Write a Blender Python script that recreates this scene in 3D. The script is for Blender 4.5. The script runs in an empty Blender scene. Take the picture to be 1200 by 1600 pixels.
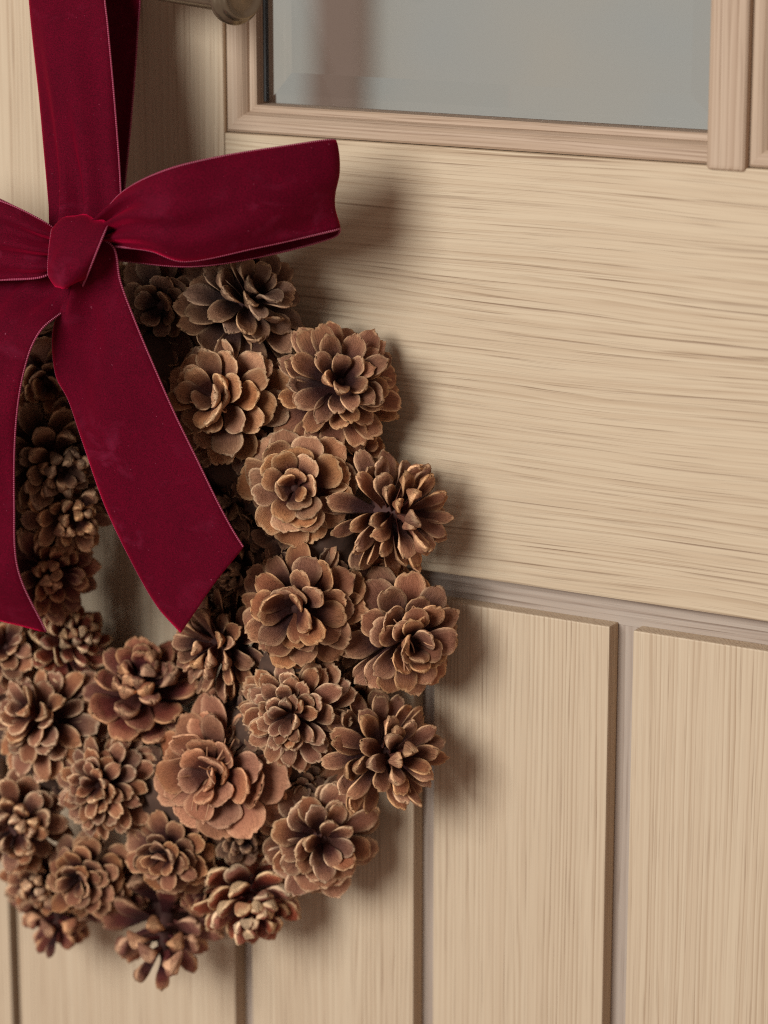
import bpy, bmesh, math, random
import numpy as np
from mathutils import Vector, Matrix
from mathutils.bvhtree import BVHTree

sc = bpy.context.scene
COL = sc.collection
rad = math.radians

# ------------------------------------------------------------------ camera
FPX = 4575.0                      # focal length in pixels of the 1200x1600 picture
YAW, PITCH, DIST = rad(30.2), rad(13.9), 1.40
FW = Vector((-math.sin(YAW) * math.cos(PITCH), math.cos(YAW) * math.cos(PITCH), -math.sin(PITCH)))
RT = Vector((math.cos(YAW), math.sin(YAW), 0.0))
UP = RT.cross(FW)
CAM = -FW * DIST
cam_data = bpy.data.cameras.new('camera')
cam = bpy.data.objects.new('camera', cam_data)
COL.objects.link(cam)
cam.location = CAM
cam.rotation_euler = (math.pi / 2 - PITCH, 0, YAW)
cam_data.sensor_fit = 'VERTICAL'
cam_data.sensor_height = 36.0
cam_data.sensor_width = 27.0
cam_data.lens = FPX / 1600.0 * 36.0
cam_data.clip_start = 0.05
cam_data.clip_end = 50.0
sc.camera = cam


def at(px, py, h=0.0):
    """world point at height h in front of the door face that shows at a picture position"""
    v = RT * ((px - 600) / FPX) - UP * ((py - 800) / FPX) + FW
    s = (-h - CAM.y) / v.y
    return CAM + v * s


def depth_of(p):
    return (p - CAM).dot(FW)


cam_data.dof.use_dof = True
cam_data.dof.focus_distance = depth_of(at(500, 900, 0.070))
cam_data.dof.aperture_fstop = 5.6

# ------------------------------------------------------------------ light
# one broad soft lamp in front of the door, a little above, and the warm dim surroundings
KEY_EL, KEY_AZ = rad(20), rad(7)
world = bpy.data.worlds.new('World')
sc.world = world
world.use_nodes = True
wn = world.node_tree
wn.nodes.clear()
wo = wn.nodes.new('ShaderNodeOutputWorld')
bg = wn.nodes.new('ShaderNodeBackground')
bg.inputs['Color'].default_value = (1.0, 0.74, 0.64, 1.0)
bg.inputs['Strength'].default_value = 0.27
wn.links.new(bg.outputs[0], wo.inputs['Surface'])

key_data = bpy.data.lights.new('soft_lamp', 'AREA')
key_data.shape = 'DISK'
key_data.size = 1.45
key_data.energy = 89.0
key_data.color = (0.95, 0.99, 1.0)
key = bpy.data.objects.new('soft_lamp', key_data)
COL.objects.link(key)
sd = Vector((math.sin(KEY_AZ) * math.cos(KEY_EL), math.cos(KEY_AZ) * math.cos(KEY_EL), -math.sin(KEY_EL)))
key.rotation_euler = sd.to_track_quat('-Z', 'Y').to_euler()
key.location = -sd * 3.0

sc.view_settings.view_transform = 'Standard'
sc.view_settings.look = 'None'
sc.view_settings.gamma = 1.0
sc.view_settings.use_curve_mapping = False
sc.view_settings.exposure = 0.04
sc.cycles.use_denoising = False
sc.cycles.filter_width = 1.1
sc.cycles.caustics_refractive = False
sc.cycles.caustics_reflective = False
sc.cycles.sample_clamp_indirect = 2.0
sc.cycles.max_bounces = 10
sc.cycles.transmission_bounces = 8

random.seed(7)
rng = np.random.default_rng(7)


# ------------------------------------------------------------------ materials
def srgb(r, g, b):
    f = lambda c: (c / 255 / 12.92) if c / 255 <= 0.04045 else ((c / 255 + 0.055) / 1.055) ** 2.4
    return (f(r), f(g), f(b), 1.0)


class NT:
    def __init__(self, name):
        self.m = bpy.data.materials.new(name)
        self.m.use_nodes = True
        self.t = self.m.node_tree
        self.t.nodes.clear()
        self.out = self.t.nodes.new('ShaderNodeOutputMaterial')

    def n(self, typ, **kw):
        nd = self.t.nodes.new(typ)
        for k, v in kw.items():
            if k.startswith('i_'):
                nd.inputs[k[2:].replace('_', ' ')].default_value = v
            else:
                setattr(nd, k, v)
        return nd

    def l(self, a, b):
        self.t.links.new(a, b)

    def math(self, op, a, b=None, clamp=False):
        nd = self.n('ShaderNodeMath', operation=op, use_clamp=clamp)
        for i, x in enumerate((a, b)):
            if x is None:
                continue
            if isinstance(x, (int, float)):
                nd.inputs[i].default_value = x
            else:
                self.l(x, nd.inputs[i])
        return nd.outputs[0]

    def mix(self, fac, a, b, blend='MIX'):
        nd = self.n('ShaderNodeMix', data_type='RGBA', blend_type=blend)
        for sock, x in ((nd.inputs[0], fac), (nd.inputs[6], a), (nd.inputs[7], b)):
            if isinstance(x, (int, float, tuple)):
                sock.default_value = x
            else:
                self.l(x, sock)
        return nd.outputs[2]

    def ramp(self, fac, stops, interp='LINEAR'):
        nd = self.n('ShaderNodeValToRGB')
        cr = nd.color_ramp
        cr.interpolation = interp
        while len(cr.elements) < len(stops):
            cr.elements.new(0.5)
        for e, (p, c) in zip(cr.elements, stops):
            e.position = p
            e.color = c if isinstance(c, tuple) else (c, c, c, 1)
        self.l(fac, nd.inputs[0])
        return nd.outputs[0]

    def noise(self, vec, scale, detail=3.0, rough=0.55, dist=0.0):
        nd = self.n('ShaderNodeTexNoise')
        nd.inputs['Scale'].default_value = scale
        nd.inputs['Detail'].default_value = detail
        nd.inputs['Roughness'].default_value = rough
        nd.inputs['Distortion'].default_value = dist
        if vec is not None:
            self.l(vec, nd.inputs['Vector'])
        return nd.outputs[0]

    def mapping(self, vec, scale=(1, 1, 1), rot=(0, 0, 0), loc=(0, 0, 0)):
        nd = self.n('ShaderNodeMapping')
        nd.inputs['Scale'].default_value = scale
        nd.inputs['Rotation'].default_value = rot
        nd.inputs['Location'].default_value = loc
        self.l(vec, nd.inputs['Vector'])
        return nd.outputs[0]

    def done(self, shader):
        self.l(shader, self.out.inputs['Surface'])
        return self.m


def oak(name, along, light, mid, dark, pore, straight=True, fine=1.0, lines=400.0):
    """oak with its grain along one axis ('x', 'z'); position based, shifted for every piece"""
    k = NT(name)
    tc = k.n('ShaderNodeTexCoord')
    oi = k.n('ShaderNodeObjectInfo')
    add = k.n('ShaderNodeVectorMath', operation='ADD')
    comb = k.n('ShaderNodeCombineXYZ')
    sh = k.math('MULTIPLY', oi.outputs['Random'], 7.3)
    for i in range(3):
        k.l(sh, comb.inputs[i])
    k.l(tc.outputs['Object'], add.inputs[0])
    k.l(comb.outputs[0], add.inputs[1])
    base = add.outputs[0]
    if along == 'x':
        base = k.mapping(base, rot=(0, rad(90), 0))
    # a slow wander of the grain
    wob = k.noise(k.mapping(base, (9, 9, 2.2)), 1.0, 2.0, 0.5)
    wv = k.n('ShaderNodeVectorMath', operation='SCALE')
    cx = k.n('ShaderNodeCombineXYZ')
    k.l(k.math('SUBTRACT', wob, 0.5), cx.inputs[0])
    k.l(cx.outputs[0], wv.inputs[0])
    wv.inputs['Scale'].default_value = 0.006 if straight else 0.024
    ad2 = k.n('ShaderNodeVectorMath', operation='ADD')
    k.l(base, ad2.inputs[0])
    k.l(wv.outputs[0], ad2.inputs[1])
    g = ad2.outputs[0]
    lz = 3.0 if straight else 8.0
    fq = 480.0 if straight else 430.0
    rings = k.noise(k.mapping(g, (fq * fine, fq * fine, lz)), 1.0, 3.0, 0.62)
    wide = k.noise(k.mapping(g, (60, 60, 2.5)), 1.0, 2.0, 0.5)
    blot = k.noise(k.mapping(g, (12, 12, 3)), 1.0, 2.0, 0.5)
    pores = k.noise(k.mapping(g, (1300 * fine, 1300 * fine, 24)), 1.0, 1.5, 0.5)
    # growth lines: a sharp late edge that fades back, unevenly spaced and broken along the grain
    sx = k.n('ShaderNodeSeparateXYZ')
    k.l(g, sx.inputs[0])
    across = k.math('ADD', k.math('MULTIPLY', k.math('ADD', sx.outputs[0], sx.outputs[1]), lines), k.math('MULTIPLY', wide, 4.6))
    across = k.math('ADD', across, k.math('MULTIPLY', k.noise(k.mapping(g, (260, 260, 10)), 1.0, 2.0, 0.5), 0.9))
    line = k.ramp(k.math('FRACT', across), [(0.0, 0.0), (0.45, 0.10), (0.80, 0.75), (0.90, 1.0), (0.97, 0.6), (1.0, 0.0)])
    brk = k.ramp(k.noise(k.mapping(g, (230, 230, 5 if straight else 15), loc=(1.3, 2.1, 0.4)), 1.0, 2.0, 0.55), [(0.36, 0.12), (0.62, 1.0)])
    line = k.math('MULTIPLY', line, brk)
    calm = k.ramp(k.noise(k.mapping(g, (26, 26, 3.5), loc=(4.4, 1.2, 2.7)), 1.0, 2.0, 0.55), [(0.36, 0.60), (0.60, 1.0)])
    line = k.math('MULTIPLY', line, calm)
    c = k.ramp(rings, [(0.36, mid), (0.58, light)])
    c = k.mix(k.math('MULTIPLY', k.ramp(blot, [(0.35, 0.0), (0.75, 1.0)]), 0.30), c, mid)
    c = k.mix(k.math('MULTIPLY', line, 0.90 if straight else 0.68), c, dark)
    pm = k.ramp(pores, [(0.58, 0.0), (0.70, 1.0)])
    c = k.mix(k.math('MULTIPLY', pm, k.math('ADD', 0.16, k.math('MULTIPLY', line, 0.55))), c, pore)
    dash = None
    if not straight:
        d1 = k.noise(k.mapping(g, (1000, 1000, 11), loc=(3.1, 0.7, 1.9)), 1.0, 1.5, 0.5)
        dash = k.math('MULTIPLY', k.ramp(d1, [(0.54, 0.0), (0.64, 1.0)]), k.math('ADD', 0.12, line))
        c = k.mix(k.math('MULTIPLY', dash, 0.65), c, pore)
    hgt = k.math('SUBTRACT', k.math('SUBTRACT', k.math('MULTIPLY', rings, 0.4), k.math('MULTIPLY', line, 0.5)), k.math('MULTIPLY', pm, 0.4))
    if dash is not None:
        hgt = k.math('SUBTRACT', hgt, k.math('MULTIPLY', dash, 0.8))
    bp = k.n('ShaderNodeBump')
    bp.inputs['Strength'].default_value = 0.35
    bp.inputs['Distance'].default_value = 0.0005
    k.l(hgt, bp.inputs['Height'])
    b = k.n('ShaderNodeBsdfPrincipled')
    b.inputs['Roughness'].default_value = 0.55
    b.inputs['Specular IOR Level'].default_value = 0.25
    k.l(c, b.inputs['Base Color'])
    k.l(bp.outputs[0], b.inputs['Normal'])
    return k.done(b.outputs[0])


OAK_V = oak('oak_upright', 'z', srgb(206, 184, 155), srgb(198, 174, 145), srgb(169, 141, 112), srgb(136, 106, 83), lines=400.0)
OAK_H = oak('oak_level', 'x', srgb(206, 184, 154), srgb(198, 174, 144), srgb(168, 140, 110), srgb(124, 95, 73), straight=False, fine=1.2, lines=310.0)
BEAD_V = oak('oak_bead_upright', 'z', srgb(192, 167, 142), srgb(182, 155, 130), srgb(158, 129, 104), srgb(132, 102, 80), lines=330.0)
BEAD_H = oak('oak_bead_level', 'x', srgb(190, 164, 140), srgb(178, 151, 126), srgb(154, 125, 101), srgb(128, 98, 77), straight=False, fine=0.9, lines=300.0)
FLOOR_M = oak('oak_groove', 'z', srgb(180, 163, 147), srgb(168, 149, 133), srgb(148, 127, 111), srgb(120, 98, 82), fine=0.8, lines=300.0)
FLOOR_H = oak('oak_groove_level', 'x', srgb(180, 163, 147), srgb(168, 149, 133), srgb(148, 127, 111), srgb(120, 98, 82), straight=False, fine=0.7, lines=200.0)


def velvet():
    k = NT('burgundy_velvet')
    tc = k.n('ShaderNodeTexCoord')
    o = tc.outputs['Object']
    pile = k.noise(o, 1900, 2.0, 0.75)
    crush = k.noise(k.mapping(o, (1, 1, 1.6)), 46, 4.0, 0.6, 0.6)
    patch = k.noise(o, 17, 2.0, 0.5)
    lint = k.noise(o, 620, 2.0, 0.5)
    c = k.ramp(pile, [(0.30, srgb(54, 0, 13)), (0.70, srgb(106, 1, 30))])
    cm = k.math('MULTIPLY', k.ramp(crush, [(0.54, 0.0), (0.72, 1.0)]), k.ramp(patch, [(0.45, 0.0), (0.7, 1.0)]))
    nap = k.noise(k.mapping(o, (1.0, 1.0, 0.7)), 60, 3.0, 0.6, 0.8)
    c = k.mix(k.math('MULTIPLY', k.ramp(nap, [(0.35, 1.0), (0.62, 0.0)]), 0.22), c, srgb(50, 0, 13))
    c = k.mix(k.math('MULTIPLY', cm, 0.38), c, srgb(136, 40, 68))
    c = k.mix(k.math('MULTIPLY', k.ramp(lint, [(0.74, 0.0), (0.78, 1.0)]), 0.5), c, srgb(160, 80, 100))
    bp = k.n('ShaderNodeBump')
    bp.inputs['Strength'].default_value = 0.3
    bp.inputs['Distance'].default_value = 0.0005
    k.l(k.math('ADD', pile, k.math('MULTIPLY', crush, 1.5)), bp.inputs['Height'])
    b = k.n('ShaderNodeBsdfPrincipled')
    b.inputs['Roughness'].default_value = 0.85
    b.inputs['Specular IOR Level'].default_value = 0.08
    b.inputs['Sheen Weight'].default_value = 1.0
    b.inputs['Sheen Roughness'].default_value = 0.36
    b.inputs['Sheen Tint'].default_value = srgb(225, 14, 66)
    k.l(c, b.inputs['Base Color'])
    k.l(bp.outputs[0], b.inputs['Normal'])
    return k.done(b.outputs[0])


VELVET = velvet()


def thread():
    k = NT('pink_selvedge_thread')
    uv = k.n('ShaderNodeUVMap')
    w = k.n('ShaderNodeTexWave', wave_type='BANDS', bands_direction='X')
    w.inputs['Scale'].default_value = 1.0
    k.l(uv.outputs[0], w.inputs['Vector'])
    c = k.mix(w.outputs['Fac'], srgb(126, 26, 54), srgb(176, 76, 102))
    bp = k.n('ShaderNodeBump')
    bp.inputs['Strength'].default_value = 0.8
    bp.inputs['Distance'].default_value = 0.0004
    k.l(w.outputs['Fac'], bp.inputs['Height'])
    b = k.n('ShaderNodeBsdfPrincipled')
    b.inputs['Roughness'].default_value = 0.5
    k.l(c, b.inputs['Base Color'])
    k.l(bp.outputs[0], b.inputs['Normal'])
    return k.done(b.outputs[0])


THREAD = thread()


def brass():
    k = NT('antique_brass')
    tc = k.n('ShaderNodeTexCoord')
    n1 = k.noise(k.mapping(tc.outputs['Object'], (60, 400, 400)), 1.0, 3.0, 0.6)
    n2 = k.noise(tc.outputs['Object'], 120, 3.0, 0.6)
    c = k.mix(n2, srgb(122, 108, 88), srgb(158, 142, 118))
    b = k.n('ShaderNodeBsdfPrincipled')
    b.inputs['Metallic'].default_value = 0.85
    k.l(c, b.inputs['Base Color'])
    k.l(k.ramp(n1, [(0.3, 0.18), (0.7, 0.32)]), b.inputs['Roughness'])
    return k.done(b.outputs[0])


BRASS = brass()


def plain(name, c, rough=0.7, c2=None, sc_=20.0):
    k = NT(name)
    tc = k.n('ShaderNodeTexCoord')
    n1 = k.noise(tc.outputs['Object'], sc_, 4.0, 0.6)
    b = k.n('ShaderNodeBsdfPrincipled')
    b.inputs['Roughness'].default_value = rough
    k.l(k.mix(n1, c, c2 or c), b.inputs['Base Color'])
    return k.done(b.outputs[0])


def glass():
    k = NT('clear_glass')
    b = k.n('ShaderNodeBsdfPrincipled')
    b.inputs['Base Color'].default_value = (0.93, 0.96, 0.95, 1)
    b.inputs['Roughness'].default_value = 0.0
    b.inputs['IOR'].default_value = 1.5
    b.inputs['Transmission Weight'].default_value = 1.0
    return k.done(b.outputs[0])


GLASS = glass()
GASKET = plain('black_gasket', srgb(40, 40, 40), 0.6, srgb(55, 52, 48))


def scale_mat(name, deep, body, tip, rim, under, apo):
    """one cone's scales: attribute sc = (place along the scale, under side, own random, rim)"""
    k = NT(name)
    at_ = k.n('ShaderNodeAttribute', attribute_name='sc')
    sp = k.n('ShaderNodeSeparateColor')
    k.l(at_.outputs['Color'], sp.inputs[0])
    u, side, rnd = sp.outputs[0], sp.outputs[1], sp.outputs[2]
    rimf = at_.outputs['Alpha']
    uv = k.n('ShaderNodeUVMap')
    tc = k.n('ShaderNodeTexCoord')
    ob = tc.outputs['Object']
    fib = k.noise(k.mapping(uv.outputs[0], (4.0, 46.0, 1.0)), 1.0, 4.0, 0.65)
    blot = k.noise(ob, 330, 4.0, 0.65)
    fine = k.noise(ob, 1500, 3.0, 0.65)
    uu = k.math('ADD', u, k.math('MULTIPLY', k.math('SUBTRACT', blot, 0.5), 0.30))
    uu = k.math('ADD', uu, k.math('MULTIPLY', k.math('SUBTRACT', fib, 0.5), 0.22))
    top = k.ramp(uu, [(0.44, deep), (0.70, body), (0.90, tip), (1.0, tip)])
    und = k.ramp(uu, [(0.25, under), (0.62, under), (0.74, apo), (1.0, apo)])
    c = k.mix(side, top, und)
    # fibres, specks and the scale's own lightness
    c = k.mix(k.math('MULTIPLY', k.ramp(fib, [(0.50, 0.0), (0.66, 1.0)]), 0.55), c, deep)
    c = k.mix(k.math('MULTIPLY', k.ramp(blot, [(0.52, 0.0), (0.70, 1.0)]), 0.35), c, deep)
    c = k.mix(k.math('MULTIPLY', k.ramp(fine, [(0.56, 0.0), (0.74, 1.0)]), 0.32), c, deep)
    stain = k.ramp(k.math('FRACT', k.math('MULTIPLY', rnd, 13.3)), [(0.62, 0.0), (0.80, 0.62)])
    c = k.mix(stain, c, k.mix(0.35, under, tip))
    rf = k.math('MULTIPLY', rimf, k.ramp(fine, [(0.30, 0.5), (0.58, 1.0)]), True)
    c = k.mix(rf, c, rim)
    hsv = k.n('ShaderNodeHueSaturation')
    hsv.inputs['Fac'].default_value = 1.0
    k.l(k.math('ADD', 0.76, k.math('MULTIPLY', rnd, 0.66)), hsv.inputs['Value'])
    k.l(k.math('ADD', 0.94, k.math('MULTIPLY', k.math('FRACT', k.math('MULTIPLY', rnd, 7.77)), 0.14)), hsv.inputs['Saturation'])
    k.l(c, hsv.inputs['Color'])
    bp = k.n('ShaderNodeBump')
    bp.inputs['Strength'].default_value = 1.0
    bp.inputs['Distance'].default_value = 0.0012
    k.l(k.math('ADD', k.math('MULTIPLY', fib, 0.7), k.math('ADD', k.math('MULTIPLY', blot, 0.6), k.math('MULTIPLY', fine, 0.35))), bp.inputs['Height'])
    b = k.n('ShaderNodeBsdfPrincipled')
    b.inputs['Roughness'].default_value = 0.62
    b.inputs['Specular IOR Level'].default_value = 0.30
    k.l(hsv.outputs[0], b.inputs['Base Color'])
    k.l(bp.outputs[0], b.inputs['Normal'])
    return k.done(b.outputs[0])


PAL = {
    'tan': scale_mat('tan_scales', srgb(83, 41, 31), srgb(160, 106, 74), srgb(198, 140, 98), srgb(242, 195, 148), srgb(112, 57, 42), srgb(189, 136, 95)),
    'brown': scale_mat('brown_scales', srgb(65, 30, 25), srgb(133, 82, 59), srgb(172, 116, 82), srgb(233, 182, 135), srgb(104, 49, 39), srgb(172, 121, 89)),
    'grey': scale_mat('grey_brown_scales', srgb(56, 32, 26), srgb(114, 77, 59), srgb(147, 106, 80), srgb(199, 158, 122), srgb(85, 49, 39), srgb(144, 109, 85)),
    'red': scale_mat('reddish_scales', srgb(83, 29, 24), srgb(144, 71, 52), srgb(174, 101, 75), srgb(240, 201, 156), srgb(151, 64, 47), srgb(210, 174, 134)),
    'pale': scale_mat('pale_rimmed_scales', srgb(72, 33, 26), srgb(135, 85, 63), srgb(176, 120, 87), srgb(250, 205, 160), srgb(108, 51, 40), srgb(206, 157, 119)),
    'rust': scale_mat('rust_scales', srgb(88, 45, 33), srgb(152, 96, 70), srgb(185, 125, 91), srgb(231, 173, 131), srgb(119, 59, 43), srgb(178, 119, 87)),
    'plum': scale_mat('dark_plum_scales', srgb(68, 25, 25), srgb(116, 56, 48), srgb(158, 101, 76), srgb(214, 163, 122), srgb(104, 42, 40), srgb(172, 121, 89)),
}
CORE_M = plain('cone_core_bark', srgb(50, 26, 22), 0.8, srgb(84, 46, 36), 300)
FIBRE_M = plain('cone_fibre', srgb(170, 118, 84), 0.7, srgb(196, 146, 108), 500)
BASE_M = plain('wreath_base_bark', srgb(48, 32, 25), 0.9, srgb(98, 68, 50), 220)
MOSS_M = plain('lichen_grey', srgb(120, 112, 98), 0.9, srgb(78, 70, 58), 240)
WALL_REFLECT = plain('grey_wall_reflections', srgb(214, 236, 244), 0.9, srgb(250, 246, 226), 2.2)  # grey wall; its bluish and cream mottling paints in blurred reflections of the glass
UPRIGHT = plain('brown_upright_wood', srgb(172, 152, 138), 0.7, srgb(182, 162, 148), 8)


# ------------------------------------------------------------------ mesh helpers
def link_mesh(name, verts, faces, mat, parent=None, origin=None, smooth=True, uvs=None, attr=None):
    """one mesh object from world positions, its origin at a given world point"""
    org = Vector(origin) if origin is not None else Vector((0, 0, 0))
    V = np.asarray(verts, dtype=np.float64) - np.array(org)
    me = bpy.data.meshes.new(name)
    me.from_pydata(V.tolist(), [], faces)
    if uvs is not None:
        lay = me.uv_layers.new(name='UVMap')
        idx = np.empty(len(me.loops), dtype=np.int32)
        me.loops.foreach_get('vertex_index', idx)
        lay.data.foreach_set('uv', np.asarray(uvs, dtype=np.float32)[idx].ravel())
    if attr is not None:
        a = me.attributes.new('sc', 'FLOAT_COLOR', 'POINT')
        a.data.foreach_set('color', np.asarray(attr, dtype=np.float32).ravel())
    if smooth:
        me.polygons.foreach_set('use_smooth', [True] * len(me.polygons))
    me.materials.append(mat)
    me.update()
    ob = bpy.data.objects.new(name, me)
    COL.objects.link(ob)
    if parent is not None:
        ob.parent = parent
        ob.location = org - world_loc(parent)
    else:
        ob.location = org
    return ob


def world_loc(o):
    p = Vector(o.location)
    while o.parent:
        o = o.parent
        p += o.location
    return p


def empty(name, loc):
    o = bpy.data.objects.new(name, None)
    o.empty_display_size = 0.02
    COL.objects.link(o)
    o.location = loc
    return o


def tag(o, label=None, cat=None, group=None, kind=None):
    if label:
        o['label'] = label
    if cat:
        o['category'] = cat
    if group:
        o['group'] = group
    if kind:
        o['kind'] = kind
    return o


def box(name, x0, x1, y0, y1, z0, z1, mat, parent, bev=0.001, seg=2):
    bm = bmesh.new()
    bmesh.ops.create_cube(bm, size=1.0)
    c = Vector(((x0 + x1) / 2, (y0 + y1) / 2, (z0 + z1) / 2))
    for v in bm.verts:
        v.co = Vector((v.co.x * (x1 - x0), v.co.y * (y1 - y0), v.co.z * (z1 - z0)))
    if bev:
        bmesh.ops.bevel(bm, geom=bm.edges[:], offset=bev, segments=seg, profile=0.6, affect='EDGES')
    me = bpy.data.meshes.new(name)
    bm.to_mesh(me)
    bm.free()
    me.materials.append(mat)
    ob = bpy.data.objects.new(name, me)
    COL.objects.link(ob)
    if parent is not None:
        ob.parent = parent
        ob.location = c - world_loc(parent)
    else:
        ob.location = c
    return ob


def catmull(P, n):
    P = np.asarray(P, dtype=np.float64)
    m = len(P)
    seg = np.linalg.norm(np.diff(P, axis=0), axis=1) ** 0.5 + 1e-9
    t = np.concatenate([[0], np.cumsum(seg)])
    tt = np.linspace(0, t[-1], n)
    out = np.empty((n, P.shape[1]))
    # cubic Hermite with finite-difference tangents on the chord parameter
    T = np.empty_like(P)
    for i in range(m):
        a, b = max(i - 1, 0), min(i + 1, m - 1)
        T[i] = (P[b] - P[a]) / (t[b] - t[a])
    for j, x in enumerate(tt):
        i = min(int(np.searchsorted(t, x, side='right')) - 1, m - 2)
        hh = t[i + 1] - t[i]
        s = (x - t[i]) / hh
        out[j] = ((2 * s**3 - 3 * s**2 + 1) * P[i] + (s**3 - 2 * s**2 + s) * hh * T[i]
                  + (-2 * s**3 + 3 * s**2) * P[i + 1] + (s**3 - s**2) * hh * T[i + 1])
    return out


def tube(path, r, sides=8, uvrep=1.0):
    path = np.asarray(path)
    n = len(path)
    tan = np.gradient(path, axis=0)
    tan /= np.linalg.norm(tan, axis=1)[:, None] + 1e-12
    ref = np.array([0.31, 0.87, 0.38])
    V, F, UV = [], [], []
    rr = r if hasattr(r, '__len__') else [r] * n
    nrm = np.cross(tan[0], ref)
    ds = np.concatenate([[0], np.cumsum(np.linalg.norm(np.diff(path, axis=0), axis=1))])
    for i in range(n):
        nrm = nrm - tan[i] * nrm.dot(tan[i])
        nrm /= np.linalg.norm(nrm) + 1e-12
        bn = np.cross(tan[i], nrm)
        for k in range(sides):
            a = 2 * math.pi * k / sides
            V.append(path[i] + rr[i] * (math.cos(a) * nrm + math.sin(a) * bn))
            UV.append((ds[i] * uvrep, k / sides))
    for i in range(n - 1):
        for k in range(sides):
            k2 = (k + 1) % sides
            F.append((i * sides + k, i * sides + k2, (i + 1) * sides + k2, (i + 1) * sides + k))
    F.append(tuple(range(sides))[::-1])
    F.append(tuple((n - 1) * sides + k for k in range(sides)))
    return V, F, UV


# ------------------------------------------------------------------ the door
T = 0.010                                    # how deep the grooves are
X_STILE = at(367, 1535, 0).x
X_EDGE = at(29, 1500, 0).x                   # outer edge of the door
Z_TOP = at(730, 233, 0).z                    # top of the wide rail
Z_BOT = at(880, 924, 0).z                    # bottom of the wide rail
Z_BRD = at(880, 968, 0).z                    # top of the boards
ZLO, ZHI = -0.46, 0.78
XHI = 0.40
door = empty('front_door', (0.0, 0.0, ZLO))
tag(door, 'pale oak door with upright grooved boards below a glazed opening', 'door')
box('stile', X_EDGE, X_STILE, 0.0, 0.029, ZLO, ZHI, OAK_V, door)
box('rail', X_STILE + 0.0004, XHI, 0.0, 0.029, Z_BOT, Z_TOP, OAK_H, door)
panel = box('backing_panel', X_STILE + 0.0004, XHI, T, 0.028, ZLO, Z_BOT - 0.0003, FLOOR_M, door, bev=0)
box('backing_strip', X_STILE + 0.0006, XHI, T - 0.0004, T + 0.004, Z_BRD - 0.0012, Z_BOT - 0.0004, FLOOR_H, door, bev=0)
bx = [at(394, 1540, 0).x, at(645.5, 1500, 0).x, at(676, 1500, 0).x, at(952, 1000, 0).x, at(989, 1000, 0).x]
bw = bx[3] - bx[2]
for a, b in ((bx[0], bx[1]), (bx[2], bx[3]), (bx[4], bx[4] + bw)):
    box('board', a, b, 0.0, T - 0.0003, ZLO, Z_BRD, OAK_V, door, bev=0.0008)

# glazing: openings, beads, bar, panes
X_OP0, X_OP1 = X_STILE, at(1110, 120, 0).x
BAR_W = at(1168, 200, 0).x - at(1109, 200, 0).x
Z_OP0, Z_OP1 = Z_TOP, ZHI - 0.10
BEADP = [(0.0004, 0.027), (0.0004, 0.0028), (0.0016, 0.0018), (0.0040, 0.0018), (0.0062, 0.0026), (0.0082, 0.0044), (0.0094, 0.0066),
         (0.0098, 0.0082), (0.0122, 0.0086), (0.0130, 0.0094), (0.0132, 0.0270)]


def bead_run(name, p0, p1, inward, m0, m1, mat):
    """a moulding from p0 to p1 (x, z) with mitred ends; inward = unit (x, z) towards the glass"""
    d = np.array(p1) - np.array(p0)
    d = d / np.linalg.norm(d)
    V, F = [], []
    for end, p, m in ((0, p0, m0), (1, p1, m1)):
        for (u, w) in BEADP:
            s = u * m * (1 if end == 0 else -1)
            q = np.array(p) + np.array(inward) * u + d * s
            V.append((q[0], w, q[1]))
    n = len(BEADP)
    for i in range(n - 1):
        F.append((i, i + 1, n + i + 1, n + i))
    F.append(tuple(range(n))[::-1])
    F.append(tuple(n + i for i in range(n)))
    ob = link_mesh(name, V, F, mat, door, ((p0[0] + p1[0]) / 2, 0.01, (p0[1] + p1[1]) / 2), smooth=False)
    return ob


def opening(x0, x1, right=True):
    zb, zt = Z_OP0, Z_OP1
    bead_run('glazing_bead', (x0, zb), (x1, zb), (0, 1), 1, 1 if right else 0, BEAD_H)
    bead_run('glazing_bead', (x0, zt), (x0, zb), (1, 0), 1, 1, BEAD_V)
    if right:
        bead_run('glazing_bead', (x1, zb), (x1, zt), (-1, 0), 1, 1, BEAD_V)
    else:
        x1 += 0.012
    # pane with a bevelled border
    g, wv, y0, y1 = 0.0134, 0.0150, 0.0165, 0.0205
    ox0, ox1, oz0, oz1 = x0 + g - 0.002, x1 - g + 0.002, zb + g - 0.002, zt - g + 0.002
    ix0, ix1, iz0, iz1 = x0 + g + wv, x1 - g - wv, zb + g + wv, zt - g - wv
    yb = y0 + 0.0030
    V = [(ox0, yb, oz0), (ox1, yb, oz0), (ox1, yb, oz1), (ox0, yb, oz1),
         (ix0, y0, iz0), (ix1, y0, iz0), (ix1, y0, iz1), (ix0, y0, iz1),
         (ox0, y1, oz0), (ox1, y1, oz0), (ox1, y1, oz1), (ox0, y1, oz1)]
    F = [(4, 5, 6, 7), (0, 1, 5, 4), (1, 2, 6, 5), (2, 3, 7, 6), (3, 0, 4, 7), (8, 11, 10, 9),
         (0, 8, 9, 1), (1, 9, 10, 2), (2, 10, 11, 3), (3, 11, 8, 0)]
    link_mesh('glass_pane', V, F, GLASS, door, ((x0 + x1) / 2, y0, (zb + zt) / 2), smooth=False)
    gk = box('gasket', x0 + 0.0133, x0 + 0.0146, 0.0150, 0.0180, zb + 0.014, zt - 0.014, GASKET, door, bev=0.0003)


opening(X_OP0, X_OP1, False)
opening(X_OP1 + BAR_W, X_OP1 + BAR_W + 0.17)
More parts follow.
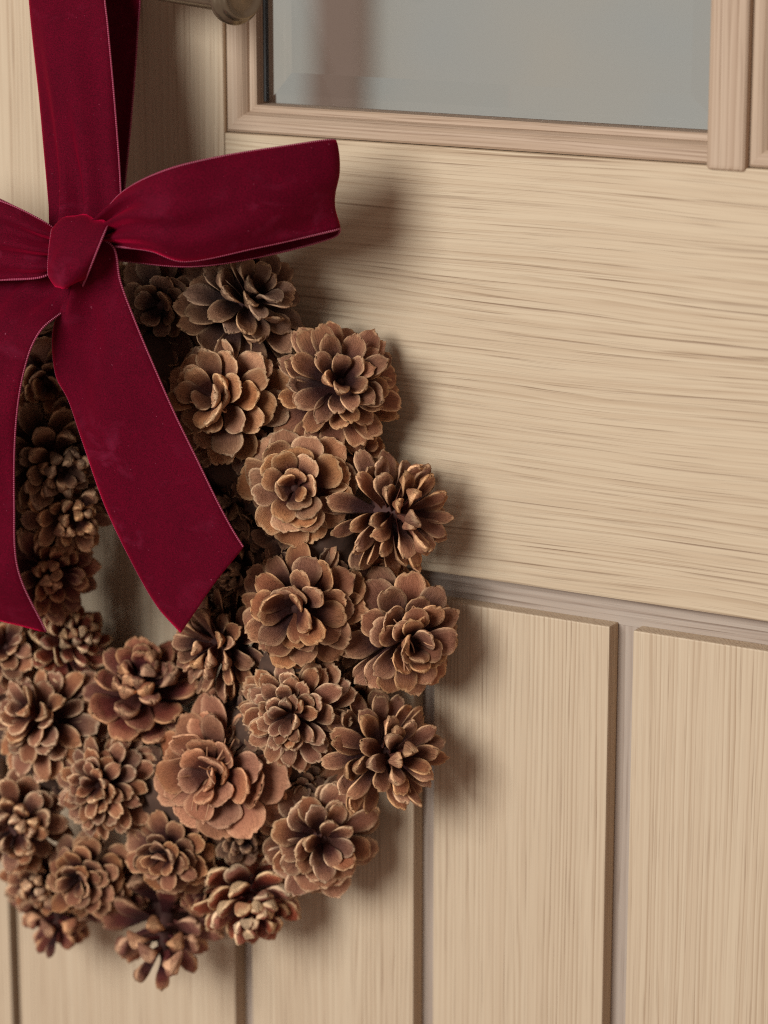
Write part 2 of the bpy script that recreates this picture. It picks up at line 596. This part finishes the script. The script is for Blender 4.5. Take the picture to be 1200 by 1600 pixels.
# bar between the panes, front corners rounded
box('glazing_bar', X_OP1 - 0.0002, X_OP1 + BAR_W + 0.0002, -0.0022, 0.028, Z_TOP - 0.0015, Z_OP1, BEAD_V, door, bev=0.0022, seg=3)
box('top_rail', X_STILE + 0.0004, XHI, 0.0, 0.029, Z_OP1, ZHI, OAK_H, door)

# lever handle on its neck, the bar swinging out towards the free end
hp = at(372, -6, 0.066)
hdir = Vector((math.cos(rad(23)), -math.sin(rad(23)), -0.035)).normalized()


def lathe(name, origin, axis, prof, mat, parent, seg=48):
    axis = Vector(axis).normalized()
    a = axis.orthogonal().normalized()
    b = axis.cross(a)
    V, F = [], []
    for (s, r) in prof:
        for k in range(seg):
            t = 2 * math.pi * k / seg
            V.append(tuple(Vector(origin) + axis * s + (a * math.cos(t) + b * math.sin(t)) * max(r, 1e-5)))
    for i in range(len(prof) - 1):
        for k in range(seg):
            k2 = (k + 1) % seg
            F.append((i * seg + k, i * seg + k2, (i + 1) * seg + k2, (i + 1) * seg + k))
    return link_mesh(name, V, F, mat, parent, origin)


handle = lathe('lever_handle', hp, hdir, [(-0.145, 0.0), (-0.145, 0.0072), (-0.10, 0.0076), (-0.03, 0.0080), (-0.008, 0.0082), (-0.004, 0.0086)], BRASS, door)
lathe('end_cap', hp, hdir, [(-0.0050, 0.0080), (-0.0050, 0.0118), (-0.0036, 0.0129), (-0.0010, 0.0131), (0.0004, 0.0124), (0.0008, 0.0110), (0.0012, 0.0107), (0.0030, 0.0106),
                           (0.0044, 0.0100), (0.0046, 0.0090), (0.0034, 0.0080), (0.0032, 0.0060), (0.0036, 0.0)], BRASS, handle)
nk = hp + hdir * -0.138
lathe('neck', nk, (0, 1, 0), [(-0.0075, 0.0), (-0.0075, 0.0065), (0.006, 0.0072), (-nk.y - 0.006, 0.0085), (-nk.y - 0.0056, 0.024), (-nk.y - 0.0005, 0.026), (-nk.y - 0.0002, 0.0)], BRASS, handle)

# the frame beside the door
frame = box('door_frame', X_EDGE - 0.10, X_EDGE - 0.0058, 0.0, 0.07, ZLO, ZHI, OAK_V, None, bev=0.001)
tag(frame, 'narrow strip of pale oak frame beyond the dark gap at the left edge', 'door frame')

# behind the glass
wl = link_mesh('interior_wall', [(-5.0, 3.60, -3.0), (1.5, 3.60, -3.0), (1.5, 3.60, 3.0), (-5.0, 3.60, 3.0)], [(0, 1, 2, 3)], WALL_REFLECT, None, (0, 3.6, 0), smooth=False)
tag(wl, kind='structure')


def behind(px, py, y):
    return at(px, py, -y)


u0, u1 = behind(490, 80, 3.55), behind(566, 80, 3.55)
up = box('wooden_upright', u0.x, u1.x, 3.55, 3.598, -2.9, 2.9, UPRIGHT, None, bev=0.004)
tag(up, 'blurred brown upright seen through the door glass', 'post')

# ------------------------------------------------------------------ the wreath
wreath_c = at(215, 900, 0.03)
wreath = empty('pine_cone_wreath', (wreath_c.x, -0.0, wreath_c.z))
tag(wreath, 'round wreath of brown open pine cones hanging on the oak door', 'wreath')
RING_R = 0.104

# base ring: lumpy bark covered hoop
V, F = [], []
NU, NV = 160, 28
for i in range(NU):
    a = 2 * math.pi * i / NU
    for j in range(NV):
        b = 2 * math.pi * j / NV
        r = 0.026 * (1 + 0.10 * math.sin(7 * a + 2 * b) + 0.08 * math.sin(17 * a - 3 * b + 1) + 0.07 * math.sin(31 * a + 5 * b) + 0.06 * rng.uniform(-1, 1))
        q = RING_R + r * math.cos(b)
        V.append((wreath_c.x + q * math.cos(a), -0.031 + r * math.sin(b), wreath_c.z + q * math.sin(a)))
for i in range(NU):
    for j in range(NV):
        i2, j2 = (i + 1) % NU, (j + 1) % NV
        F.append((i * NV + j, i2 * NV + j, i2 * NV + j2, i * NV + j2))
link_mesh('base_ring', V, F, BASE_M, wreath, (wreath_c.x, -0.031, wreath_c.z))

GA = math.pi * (3 - math.sqrt(5))
US = np.array([0.0, 0.22, 0.42, 0.58, 0.70, 0.80, 0.88, 0.94, 0.98, 1.0])
VS = np.array([-1.0, -0.82, -0.52, -0.2, 0.2, 0.52, 0.82, 1.0])
NUu, NVv = len(US), len(VS)


def smooth(a, b, x):
    t = np.clip((x - a) / (b - a), 0, 1)
    return t * t * (3 - 2 * t)


# faces shared by every scale: top grid, under grid, rim
SF = []
NT_ = NUu * NVv
for i in range(NUu - 1):
    for j in range(NVv - 1):
        a = i * NVv + j
        SF.append((a, a + NVv, a + NVv + 1, a + 1))
        SF.append((NT_ + a, NT_ + a + 1, NT_ + a + NVv + 1, NT_ + a + NVv))
for i in range(NUu - 1):
    a, b = i * NVv, (i + 1) * NVv
    SF.append((a, NT_ + a, NT_ + b, b))
    a, b = i * NVv + NVv - 1, (i + 1) * NVv + NVv - 1
    SF.append((a, b, NT_ + b, NT_ + a))
for j in range(NVv - 1):
    a = (NUu - 1) * NVv + j
    SF.append((a, NT_ + a, NT_ + a + 1, a + 1))
SFa = np.array(SF)


def make_scale(o, r, a, s, L, W, al, bend, cup, th, point, curl, rg):
    """one scale: o = root, r/a/s = outward, along the axis, sideways; al = angle from the axis"""
    n = 40
    uu = np.linspace(0, 1, n)
    ang = al + bend * (uu - 0.45) + rg.normal(curl, 0.36) * smooth(0.58, 1.0, uu)
    dirs = np.sin(ang)[:, None] * r + np.cos(ang)[:, None] * a
    path = np.cumsum(dirs, axis=0) * (L / n)
    path -= path[0]
    nrmv = -np.cos(ang)[:, None] * r + np.sin(ang)[:, None] * a
    P = np.stack([np.interp(US, uu, path[:, k]) for k in range(3)], 1)
    N = np.stack([np.interp(US, uu, nrmv[:, k]) for k in range(3)], 1)
    D = np.stack([np.interp(US, uu, dirs[:, k]) for k in range(3)], 1)
    w = 0.36 + 0.64 * smooth(0.10, 0.74, US)
    e = np.clip((US - 0.68) / 0.325, 0, 1)
    w = w * (point + (1 - point) * np.sqrt(np.clip(1 - e ** 2.5, 0, 1)))
    w = w * W * (1 + 0.025 * rg.uniform(-1, 1, NUu))
    ph = rg.uniform(0, 6.28, 4)
    skew = rg.uniform(-0.12, 0.12)
    twist = rg.normal(0, 0.22)
    top = np.empty((NUu, NVv, 3))
    und = np.empty((NUu, NVv, 3))
    rim = np.empty((NUu, NVv))
    for i, u in enumerate(US):
        v = VS
        # a rounded, uneven end: the middle reaches further than the corners
        pull = -(v ** 2) * 0.025 * smooth(0.6, 1.0, u) * L
        pull = pull + smooth(0.6, 1.0, u) * L * 0.022 * (np.sin(2.7 * v + ph[0]) + 0.6 * np.sin(5.9 * v + ph[1]) + 0.65 * rg.uniform(-1, 1, NVv))
        side = v * w[i] + skew * u * u * W
        lift = cup * 0.62 * (np.abs(v) ** 2.6) * w[i] * (0.5 + 0.5 * np.sin(math.pi * min(1.0, u * 1.05))) + twist * v * w[i] * u
        lift = lift + 0.035 * W * np.sin(3 * v + 5 * u + ph[2]) + 0.012 * L * rg.uniform(-1, 1, NVv) * u
        p = P[i] + side[:, None] * s + pull[:, None] * D[i] + lift[:, None] * N[i]
        t = th * (0.40 + 0.60 * smooth(0.50, 0.85, u)) * (1 - 0.60 * v ** 2)
        t = t * (1.0 + 0.7 * np.exp(-((u - 0.83) / 0.11) ** 2) * (1 - v ** 2)) * (1 - 0.45 * smooth(0.90, 1.0, u))
        # the upper face swells to a pad just before its end
        p = p + (0.40 * th * np.exp(-((u - 0.88) / 0.09) ** 2) * (1 - v ** 2))[:, None] * N[i]
        top[i] = p
        und[i] = p - t[:, None] * N[i]
        ed = np.maximum(np.abs(v) ** 7 * smooth(0.45, 0.75, u), smooth(0.93, 1.0, u) ** 1.5)
        rim[i] = ed
    Vv = np.concatenate([top.reshape(-1, 3), und.reshape(-1, 3)]) + o
    rn = rg.uniform(0, 1)
    A = np.empty((2 * NT_, 4))
    A[:, 0] = np.tile(np.repeat(US, NVv), 2)
    A[:NT_, 1] = 0
    A[NT_:, 1] = 1
    A[:, 2] = rn
    A[:NT_, 3] = rim.ravel()
    A[NT_:, 3] = rim.ravel() * 0.8
    UVc = np.empty((2 * NT_, 2))
    UVc[:, 0] = np.tile(np.repeat(US, NVv), 2) + rn * 9
    UVc[:, 1] = np.tile(np.tile(VS * 0.5, NUu), 2) + rn * 5
    return Vv, A, UVc


# style: n, width, height, base angle, tip angle, tip length, bend, cup, thickness, end width, jitter
STY = {
    'rose':   dict(n=50, W=0.265, H=0.46, a0=100, a1=12, l1=0.58, bend=0.18, cup=0.40, th=0.044, pt=0.16, jit=0.15, pw=1.25, curl=0.25),
    'flat':   dict(n=36, W=0.32, H=0.42, a0=98, a1=28, l1=0.40, bend=0.20, cup=0.28, th=0.040, pt=0.18, jit=0.14, pw=1.30, curl=0.15),
    'dahlia': dict(n=62, W=0.20, H=0.54, a0=102, a1=12, l1=0.64, bend=0.12, cup=0.48, th=0.050, pt=0.18, jit=0.14, pw=1.20, curl=0.25),
    'zinnia': dict(n=80, W=0.18, H=0.52, a0=100, a1=10, l1=0.52, bend=0.05, cup=0.34, th=0.055, pt=0.16, jit=0.11, pw=1.15, curl=0.30),
    'finger': dict(n=56, W=0.160, H=0.58, a0=100, a1=10, l1=0.72, bend=-0.05, cup=0.45, th=0.070, pt=0.22, jit=0.14, pw=1.20, curl=0.36),
    'cone':   dict(n=56, W=0.20, H=1.10, a0=98, a1=18, l1=0.42, bend=-0.25, cup=0.15, th=0.085, pt=0.10, jit=0.12, pw=1.0, curl=0.15),
    'closed': dict(n=48, W=0.24, H=1.10, a0=86, a1=18, l1=0.42, bend=-0.10, cup=0.05, th=0.090, pt=0.08, jit=0.12, pw=1.0, curl=0.15),
    'sparse': dict(n=34, W=0.18, H=1.40, a0=102, a1=28, l1=0.52, bend=0.05, cup=0.10, th=0.130, pt=0.24, jit=0.14, pw=1.0, curl=0.12),
}

# picture x, y, radius, tip offset x, y, height of the middle above the door, style, colour, fibres
CONES = [
    # the outer row on the right, top to bottom
    (388, 470, 100, 26, -34, 0.040, 'dahlia', 'grey', 0),
    (530, 600, 98, 12, -16, 0.036, 'dahlia', 'brown', 0),
    (622, 802, 92, 50, 4, 0.036, 'finger', 'brown', 0),
    (640, 1000, 92, 26, 14, 0.041, 'rose', 'brown', 22),
    (608, 1178, 90, 38, 4, 0.045, 'finger', 'brown', 0),
    (506, 1312, 92, 16, 14, 0.042, 'rose', 'pale', 0),
    (392, 1398, 80, 20, 50, 0.038, 'closed', 'red', 0),
    # the crest
    (250, 478, 90, -30, 10, 0.050, 'flat', 'grey', 0),
    (338, 622, 96, -34, -8, 0.062, 'rose', 'tan', 10),
    (460, 762, 86, -10, 6, 0.064, 'flat', 'tan', 0),
    (463, 950, 97, -22, 8, 0.066, 'rose', 'brown', 0),
    (455, 1116, 88, -16, 10, 0.066, 'zinnia', 'pale', 0),
    (328, 1206, 106, -36, 6, 0.068, 'flat', 'rust', 16),
    (262, 1336, 70, -16, 14, 0.062, 'rose', 'brown', 0),
    (156, 1226, 80, -20, 0, 0.070, 'zinnia', 'pale', 0),
    (128, 1372, 66, -16, 10, 0.062, 'rose', 'brown', 0),
    (62, 1120, 86, -30, -24, 0.066, 'dahlia', 'pale', 0),
    (24, 1284, 80, 10, 24, 0.066, 'cone', 'pale', 0),
    # inside the ring
    (225, 1082, 84, -4, -52, 0.046, 'closed', 'plum', 0),
    (340, 1006, 84, -50, 4, 0.054, 'finger', 'brown', 0),
    (352, 770, 72, -40, 12, 0.042, 'cone', 'grey', 0),
    (108, 1002, 62, 30, -30, 0.042, 'cone', 'red', 0),
    (10, 1010, 66, 10, -20, 0.058, 'rose', 'pale', 0),
    (72, 596, 80, 10, 30, 0.060, 'flat', 'brown', 0),
    (80, 716, 84, 34, 30, 0.064, 'cone', 'grey', 0),
    (108, 796, 72, 30, 26, 0.058, 'cone', 'brown', 0),
    (78, 888, 74, 30, 10, 0.054, 'cone', 'plum', 0),
    # hanging below
    (258, 1440, 92, 2, 76, 0.036, 'sparse', 'plum', 0),
    (96, 1412, 76, -4, 60, 0.030, 'sparse', 'plum', 0),
    # behind the bow and out to the left
    (120, 440, 90, -10, -40, 0.045, 'rose', 'grey', 0),
    (-30, 560, 92, -30, -20, 0.060, 'rose', 'brown', 0),
    (-70, 740, 92, -30, 0, 0.066, 'dahlia', 'brown', 0),
    (-90, 920, 92, -20, 0, 0.066, 'rose', 'tan', 0),
    (-120, 1090, 92, -20, 10, 0.064, 'flat', 'brown', 0),
    (-210, 800, 92, -50, 0, 0.044, 'finger', 'brown', 0),
    (-230, 980, 92, -50, 10, 0.044, 'rose', 'brown', 0),
    (-170, 620, 92, -40, -20, 0.046, 'dahlia', 'grey', 0),
    (-100, 1260, 88, -30, 30, 0.048, 'rose', 'pale', 0),
    (470, 1235, 50, 10, 10, 0.040, 'flat', 'grey', 0),
    (380, 884, 60, -34, 6, 0.040, 'cone', 'grey', 0),
    (352, 936, 56, -24, 0, 0.036, 'cone', 'grey', 0),
    (590, 900, 52, 14, 0, 0.030, 'flat', 'brown', 0),
    (556, 1088, 54, 14, 0, 0.032, 'flat', 'brown', 0),
    (384, 1304, 52, 4, 10, 0.042, 'closed', 'grey', 0),
    (548, 700, 54, 14, -4, 0.030, 'flat', 'brown', 0),
    (214, 1168, 50, 0, -8, 0.046, 'flat', 'grey', 0),
    (420, 640, 50, 0, -8, 0.044, 'flat', 'grey', 0),
    (232, 1268, 52, 0, 8, 0.048, 'flat', 'brown', 0),
    (66, 1372, 62, -8, 22, 0.042, 'cone', 'pale', 0),
    (330, 1396, 50, 4, 14, 0.036, 'flat', 'plum', 0),
    (190, 1400, 48, 0, 12, 0.044, 'flat', 'plum', 0),
]

cones = []          # per cone: object data; per scale: arrays
for ci, (cx, cy, rp, tx, ty, h, style, pal, nf) in enumerate(CONES):
    rg = np.random.default_rng(100 + ci)
    S = STY[style]
    c = at(cx, cy, h)
    R = 1.11 * rp * depth_of(c) / FPX
    H = S['H'] * R
    reach = max(0.9 * max(H, 0.85 * R), math.hypot(tx, ty) / rp * R * 1.02)
    ax = np.array(RT) * (tx / rp * R) - np.array(UP) * (ty / rp * R)
    zc = math.sqrt(max(reach ** 2 - float(ax.dot(ax)), 1e-10))
    ax = ax - np.array(FW) * zc
    ax /= np.linalg.norm(ax)
    e1 = np.cross(ax, (0.3, 0.2, 0.93))
    e1 /= np.linalg.norm(e1)
    e2 = np.cross(ax, e1)
    C0 = np.array(c) - ax * (H * 0.5 if style in ('cone', 'closed', 'sparse') else 0.40 * R)
    items = []
    ph0 = rg.uniform(0, 6.28)
    n = S['n']
    for i in range(n):
        t = ((i + 0.5) / n) ** S['pw']
        az = ph0 + i * GA + rg.normal(0, 1.1 * S['jit'])
        r = e1 * math.cos(az) + e2 * math.sin(az)
        s = np.cross(ax, r)
        j = S['jit']
        c0_, c1_ = math.cos(rad(S['a0'])), math.cos(rad(S['a1']))
        al = math.acos(c0_ + (c1_ - c0_) * t) + 0.70 * j * rg.normal()
        if t > 0.22 and rg.uniform() < 0.07:
            continue
        if style in ('cone', 'sparse', 'closed'):
            prof = min(1.0, 0.62 + 1.6 * t) * (1.0 - (1.0 - S['l1']) * smooth(0.35, 1.0, t))
        else:
            prof = 1.0 - (1.0 - S['l1']) * t ** 1.25
        L = R * prof * (1 + j * (0.30 + 0.6 * t) * rg.normal())
        core = R * (0.13 * (1 - 0.7 * t))
        root = C0 + ax * H * t + r * core
        L = max(L - core * 0.6, 0.16 * R)
        W = R * S['W'] * (0.34 + 0.66 * prof ** 1.5) * (1 + 0.7 * j * rg.normal())
        W = max(W, 0.07 * R)
        bend = S['bend'] + 1.3 * j * rg.normal()
        cup = S['cup'] + 0.8 * j * rg.normal()
        items.append(make_scale(root, r, ax, s, L, W, al, bend, cup, S['th'] * R * (0.85 + 0.95 * t) * (1 + j * rg.normal()), S['pt'], S['curl'] * (0.4 + t), rg))
    cones.append(dict(c=c, R=R, H=H, ax=ax, e1=e1, e2=e2, C0=C0, items=items, pal=pal, nf=nf, style=style, rg=rg))

rgc = np.random.default_rng(900)
chips = []
for i in range(1500):
    a_ = rgc.uniform(0, 6.283)
    b_ = rgc.uniform(-2.6, 0.1)
    out = np.array((math.cos(a_) * math.cos(b_), math.sin(b_), math.sin(a_) * math.cos(b_)))
    pos = np.array((wreath_c.x + RING_R * math.cos(a_), -0.031, wreath_c.z + RING_R * math.sin(a_))) + out * 0.0235
    rv = rgc.normal(0, 1, 3)
    rr_ = np.cross(out, rv)
    rr_ /= np.linalg.norm(rr_)
    ss_ = np.cross(out, rr_)
    ln = rgc.uniform(0.008, 0.014)
    chips.append(make_scale(pos, rr_, out, ss_, ln, ln * rgc.uniform(0.25, 0.42), rad(rgc.uniform(72, 90)), 0.2, 0.2, 0.0012, 0.2, 0.2, rgc))
Vc = np.concatenate([x[0] for x in chips])
Fc = (np.tile(SFa, (len(chips), 1, 1)) + (np.arange(len(chips)) * 2 * NT_)[:, None, None]).reshape(-1, 4)
ch = link_mesh('bark_chips', Vc, Fc.tolist(), PAL['grey'], wreath, (wreath_c.x, -0.031, wreath_c.z), uvs=np.concatenate([x[2] for x in chips]), attr=np.concatenate([x[1] for x in chips]))
ch['kind'] = 'stuff'

# which scales show largest: rays from the camera
allV = np.concatenate([it[0] for k in cones for it in k['items']])
nper = 2 * NT_
nsc = len(allV) // nper
faces_all = (np.tile(SFa, (nsc, 1, 1)) + (np.arange(nsc) * nper)[:, None, None]).reshape(-1, 4)
bvh = BVHTree.FromPolygons(allV.tolist(), faces_all.tolist())
probe = [i * NVv + j for i in (3, 6, 8) for j in (1, 4, 6)] + [NT_ + i * NVv + j for i in (5, 7) for j in (1, 4, 6)]
score = np.zeros(nsc)
camp = np.array(CAM)
for q in range(nsc):
    Vq = allV[q * nper:(q + 1) * nper]
    ctr = Vq.mean(axis=0)
    dv = ctr - camp
    zz = dv.dot(np.array(FW))
    px = 600 + FPX * dv.dot(np.array(RT)) / zz
    py = 800 - FPX * dv.dot(np.array(UP)) / zz
    if not (-10 < px < 1210 and 0 < py < 1610):
        continue
    hit = 0
    for pi in probe:
        p = Vq[pi]
        d = p - camp
        dl = np.linalg.norm(d)
        loc, _n, _i, dist = bvh.ray_cast(CAM, Vector(d / dl), 5.0)
        if dist is not None and dist > dl - 0.0012:
            hit += 1
    a = Vq[7 * NVv] - Vq[7 * NVv + NVv - 1]
    b = Vq[3] - Vq[(NUu - 1) * NVv + 3]
    score[q] = hit / len(probe) * np.linalg.norm(np.cross(a, b))
chosen = set(np.argsort(-score)[:300].tolist())

CONE_LABEL = {'red': 'pine cone with reddish scales and pale tips', 'rust': 'rust coloured pine cone with broad frayed scales', 'tan': 'light tan open pine cone'}
q = 0
for ci, k in enumerate(cones):
    c, R, H, ax, e1, e2, C0, rg = k['c'], k['R'], k['H'], k['ax'], k['e1'], k['e2'], k['C0'], k['rg']
    # the woody core carries the scales
    prof = [(-0.25, 0.02), (-0.22, 0.16), (0.0, 0.22), (0.3, 0.19), (0.6, 0.14), (0.9, 0.08), (1.0, 0.045), (1.04, 0.005)]
    V, F = [], []
    sg = 14
    for (s_, r_) in prof:
        for m in range(sg):
            a = 2 * math.pi * m / sg
            rr = r_ * R * (1 + 0.18 * math.sin(5 * a + 9 * s_) + 0.1 * rg.uniform(-1, 1))
            V.append(C0 + ax * (s_ * H) + (e1 * math.cos(a) + e2 * math.sin(a)) * rr)
    for i in range(len(prof) - 1):
        for m in range(sg):
            m2 = (m + 1) % sg
            F.append((i * sg + m, i * sg + m2, (i + 1) * sg + m2, (i + 1) * sg + m))
    cone = link_mesh('pine_cone', V, F, CORE_M, wreath, C0)
    if k['pal'] in CONE_LABEL:
        cone['label'] = CONE_LABEL[k['pal']]
    mat = PAL[k['pal']]
    rest = []
    for it in k['items']:
        if q in chosen:
            root = it[0][3]
            link_mesh('scale', it[0], SF, mat, cone, root, uvs=it[2], attr=it[1])
        else:
            rest.append(it)
        q += 1
    if rest:
        Vr = np.concatenate([x[0] for x in rest])
        Fr = (np.tile(SFa, (len(rest), 1, 1)) + (np.arange(len(rest)) * nper)[:, None, None]).reshape(-1, 4)
        ob = link_mesh('scales', Vr, Fr.tolist(), mat, cone, C0, uvs=np.concatenate([x[2] for x in rest]), attr=np.concatenate([x[1] for x in rest]))
        ob['kind'] = 'stuff'
    if k['nf']:
        Vf, Ff = [], []
        for m in range(k['nf']):
            az = rg.uniform(0, 6.28)
            r = e1 * math.cos(az) + e2 * math.sin(az)
            s = np.cross(ax, r)
            ln = R * rg.uniform(0.40, 0.72)
            base = C0 + ax * R * rg.uniform(0.25, 0.45) + r * R * 0.10
            out = rg.uniform(0.5, 1.1)
            cps = [base]
            dirv = ax * (0.95 - 0.3 * out) + r * out
            for m_ in range(3):
                dirv = dirv + rg.normal(0, 0.42, 3)
                cps.append(cps[-1] + dirv / np.linalg.norm(dirv) * ln / 3)
            pts = catmull(cps, 9)
            vv, ff, _ = tube(pts, np.linspace(0.0007, 0.00025, 9), 5)
            off = len(Vf)
            Vf += [tuple(x) for x in vv]
            Ff += [tuple(i + off for i in f) for f in ff]
        fo = link_mesh('fibres', Vf, Ff, FIBRE_M, cone, C0)
        fo['kind'] = 'stuff'


# ------------------------------------------------------------------ the ribbon
knot_p = at(118, 398, 0.112)
ribbon = empty('velvet_ribbon', knot_p)
tag(ribbon, 'burgundy velvet ribbon tied in a bow, its loop hung over the handle', 'ribbon')
TH = 0.0011


def strip(name, A, B, nu=90, nv=20, bulge=0.0, wr=0.0012, edges='AB', seed=0, ends=0.0, world_pts=False, crease=(0.0, 0.0), edge_r=0.00055):
    """a length of ribbon between two edge lines (picture x, y, height above the door)"""
    rg = np.random.default_rng(seed)
    if not world_pts:
        A = [tuple(at(*p)) for p in A]
        B = [tuple(at(*p)) for p in B]
    a = catmull(A, nu)
    b = catmull(B, nu)
    bl = bulge if hasattr(bulge, '__len__') else [bulge] * 2
    bl = np.interp(np.linspace(0, 1, nu), np.linspace(0, 1, len(bl)), bl)
    vv = np.linspace(0, 1, nv)
    mid = (a + b) / 2
    tan = np.gradient(mid, axis=0)
    tan /= np.linalg.norm(tan, axis=1)[:, None] + 1e-12
    wid = b - a
    wl_ = np.linalg.norm(wid, axis=1)[:, None] + 1e-12
    nrm = np.cross(tan, wid / wl_)
    nrm /= np.linalg.norm(nrm, axis=1)[:, None] + 1e-12
    flip = np.sign(nrm.dot(-np.array(FW)).mean()) or 1
    nrm = nrm * flip
    p1, p2, p3 = rg.uniform(0, 6.28, 3)
    top = np.empty((nu, nv, 3))
    Ns = np.empty((nu, nv, 3))
    for i in range(nu):
        u = i / (nu - 1)
        prof = 4 * vv * (1 - vv)
        off = bl[i] * prof + wr * np.sin(4.3 * u * 3.1 + 3.0 * vv + p1) * prof ** 0.5 + 0.6 * wr * np.sin(19 * u + 6 * vv + p2) * prof
        cz = crease[0] * math.exp(-u / 0.13) + crease[1] * math.exp(-(1 - u) / 0.10)
        off = off + cz * np.sin(2 * math.pi * 3.0 * vv + p3 + 2 * u) * prof ** 0.5
        top[i] = a[i] + vv[:, None] * wid[i] + off[:, None] * nrm[i]
        Ns[i] = nrm[i]
    V = np.concatenate([(top + Ns * TH / 2).reshape(-1, 3), (top - Ns * TH / 2).reshape(-1, 3)])
    F = []
    nt = nu * nv
    for i in range(nu - 1):
        for j in range(nv - 1):
            x = i * nv + j
            F.append((x, x + nv, x + nv + 1, x + 1))
            F.append((nt + x, nt + x + 1, nt + x + nv + 1, nt + x + nv))
    for i in range(nu - 1):
        x, y = i * nv, (i + 1) * nv
        F.append((x, nt + x, nt + y, y))
        x, y = x + nv - 1, y + nv - 1
        F.append((x, y, nt + y, nt + x))
    for j in range(nv - 1):
        F.append((j, j + 1, nt + j + 1, nt + j))
        x = (nu - 1) * nv + j
        F.append((x, nt + x, nt + x + 1, x + 1))
    ob = link_mesh(name, V, F, VELVET, ribbon, tuple(top[nu // 2, nv // 2]))
    for ch, arr in (('A', top[:, 0]), ('B', top[:, -1])):
        if ch in edges:
            v_, f_, uv_ = tube(arr, edge_r, 8, uvrep=330.0)
            link_mesh('selvedge', v_, f_, THREAD, ob, tuple(arr[len(arr) // 2]), uvs=uv_)
    return ob


# the hanging loop: up in front of the bar, over it, down behind
def bar_y(px):      # picture y of the bar's middle line
    return -24 + (px - 165) * 0.118


hbar = 0.048
strip('hanging_loop',
      [(82, 372, 0.088), (72, 260, 0.078), (62, 150, 0.072), (50, 40, 0.064), (45, -25, 0.058), (47, -62, 0.047), (62, -42, 0.036), (80, 60, 0.034), (92, 200, 0.036), (100, 330, 0.040)],
      [(190, 352, 0.094), (187, 270, 0.084), (178, 150, 0.077), (168, 40, 0.069), (163, -15, 0.063), (172, -50, 0.051), (215, -26, 0.038), (214, 60, 0.036), (206, 170, 0.038), (192, 320, 0.042)],
      nu=160, bulge=[0.008, 0.007, 0.006, 0.004, 0.0, 0.0, 0.0, 0.0], seed=1, wr=0.0018, crease=(0.0060, 0.0))

# right loop of the bow: out in front, a fold at the end, back behind
strip('bow_loop',
      [(150, 352, 0.102), (190, 302, 0.107), (260, 266, 0.112), (350, 244, 0.094), (450, 228, 0.074), (512, 219, 0.061), (524, 220, 0.056), (510, 224, 0.051), (420, 242, 0.060), (300, 282, 0.072), (180, 345, 0.084)],
      [(150, 382, 0.103), (190, 386, 0.107), (236, 392, 0.111), (290, 408, 0.105), (400, 387, 0.090), (518, 361, 0.064), (531, 357, 0.058), (519, 371, 0.053), (420, 398, 0.068), (300, 416, 0.080), (178, 406, 0.088)],
      nu=150, bulge=[0.004, 0.007, 0.006, 0.002, 0.0, -0.002, -0.003], seed=2, wr=0.0026, crease=(0.0070, 0.0))

# left loop, running out of the picture
strip('bow_loop',
      [(92, 362, 0.102), (60, 342, 0.108), (10, 318, 0.112), (-80, 290, 0.112), (-190, 280, 0.104), (-205, 282, 0.096), (-190, 284, 0.088), (-80, 286, 0.084), (0, 312, 0.084), (90, 362, 0.084)],
      [(88, 424, 0.103), (60, 434, 0.109), (10, 437, 0.112), (-80, 440, 0.111), (-190, 425, 0.104), (-205, 423, 0.096), (-190, 422, 0.088), (-80, 432, 0.084), (0, 424, 0.084), (90, 412, 0.084)],
      nu=130, bulge=[0.003, 0.006, 0.004, 0.0, 0.0, -0.002], seed=3, wr=0.0028, crease=(0.0070, 0.0))

# tails
strip('tail',
      [(118, 440, 0.104), (100, 478, 0.102), (83, 520, 0.100), (88, 585, 0.098), (108, 625, 0.097), (130, 690, 0.096), (165, 790, 0.094), (208, 880, 0.091), (246, 946, 0.089), (283, 988, 0.088)],
      [(148, 366, 0.109), (178, 388, 0.108), (188, 440, 0.106), (212, 505, 0.103), (240, 572, 0.101), (272, 645, 0.099), (306, 715, 0.098), (340, 785, 0.096), (362, 826, 0.094), (380, 855, 0.093)],
      nu=120, bulge=[0.003, 0.004, 0.003, 0.002, 0.0015, 0.001], seed=4, wr=0.0024, crease=(0.0055, 0.0))
strip('tail',
      [(30, 404, 0.092), (-40, 446, 0.098), (-70, 540, 0.115), (-104, 620, 0.115), (-118, 700, 0.115), (-118, 780, 0.114), (-112, 850, 0.112), (-104, 920, 0.100)],
      [(132, 432, 0.098), (112, 474, 0.100), (62, 518, 0.118), (37, 580, 0.117), (24, 670, 0.117), (22, 790, 0.116), (28, 890, 0.113), (72, 987, 0.098)],
      nu=110, bulge=[0.002, 0.003, 0.002, 0.001], seed=5, wr=0.0024, crease=(0.0050, 0.0))

# knot: a short band pulled over the middle
strip('knot',
      [(82, 360, 0.098), (81, 362, 0.112), (77, 396, 0.119), (76, 428, 0.117), (84, 440, 0.104)],
      [(170, 352, 0.100), (167, 355, 0.113), (153, 388, 0.121), (137, 428, 0.119), (126, 454, 0.104)],
      nu=60, bulge=[0.001, 0.003, 0.005, 0.003, 0.001], seed=6, wr=0.0022, crease=(0.0020, 0.0020))
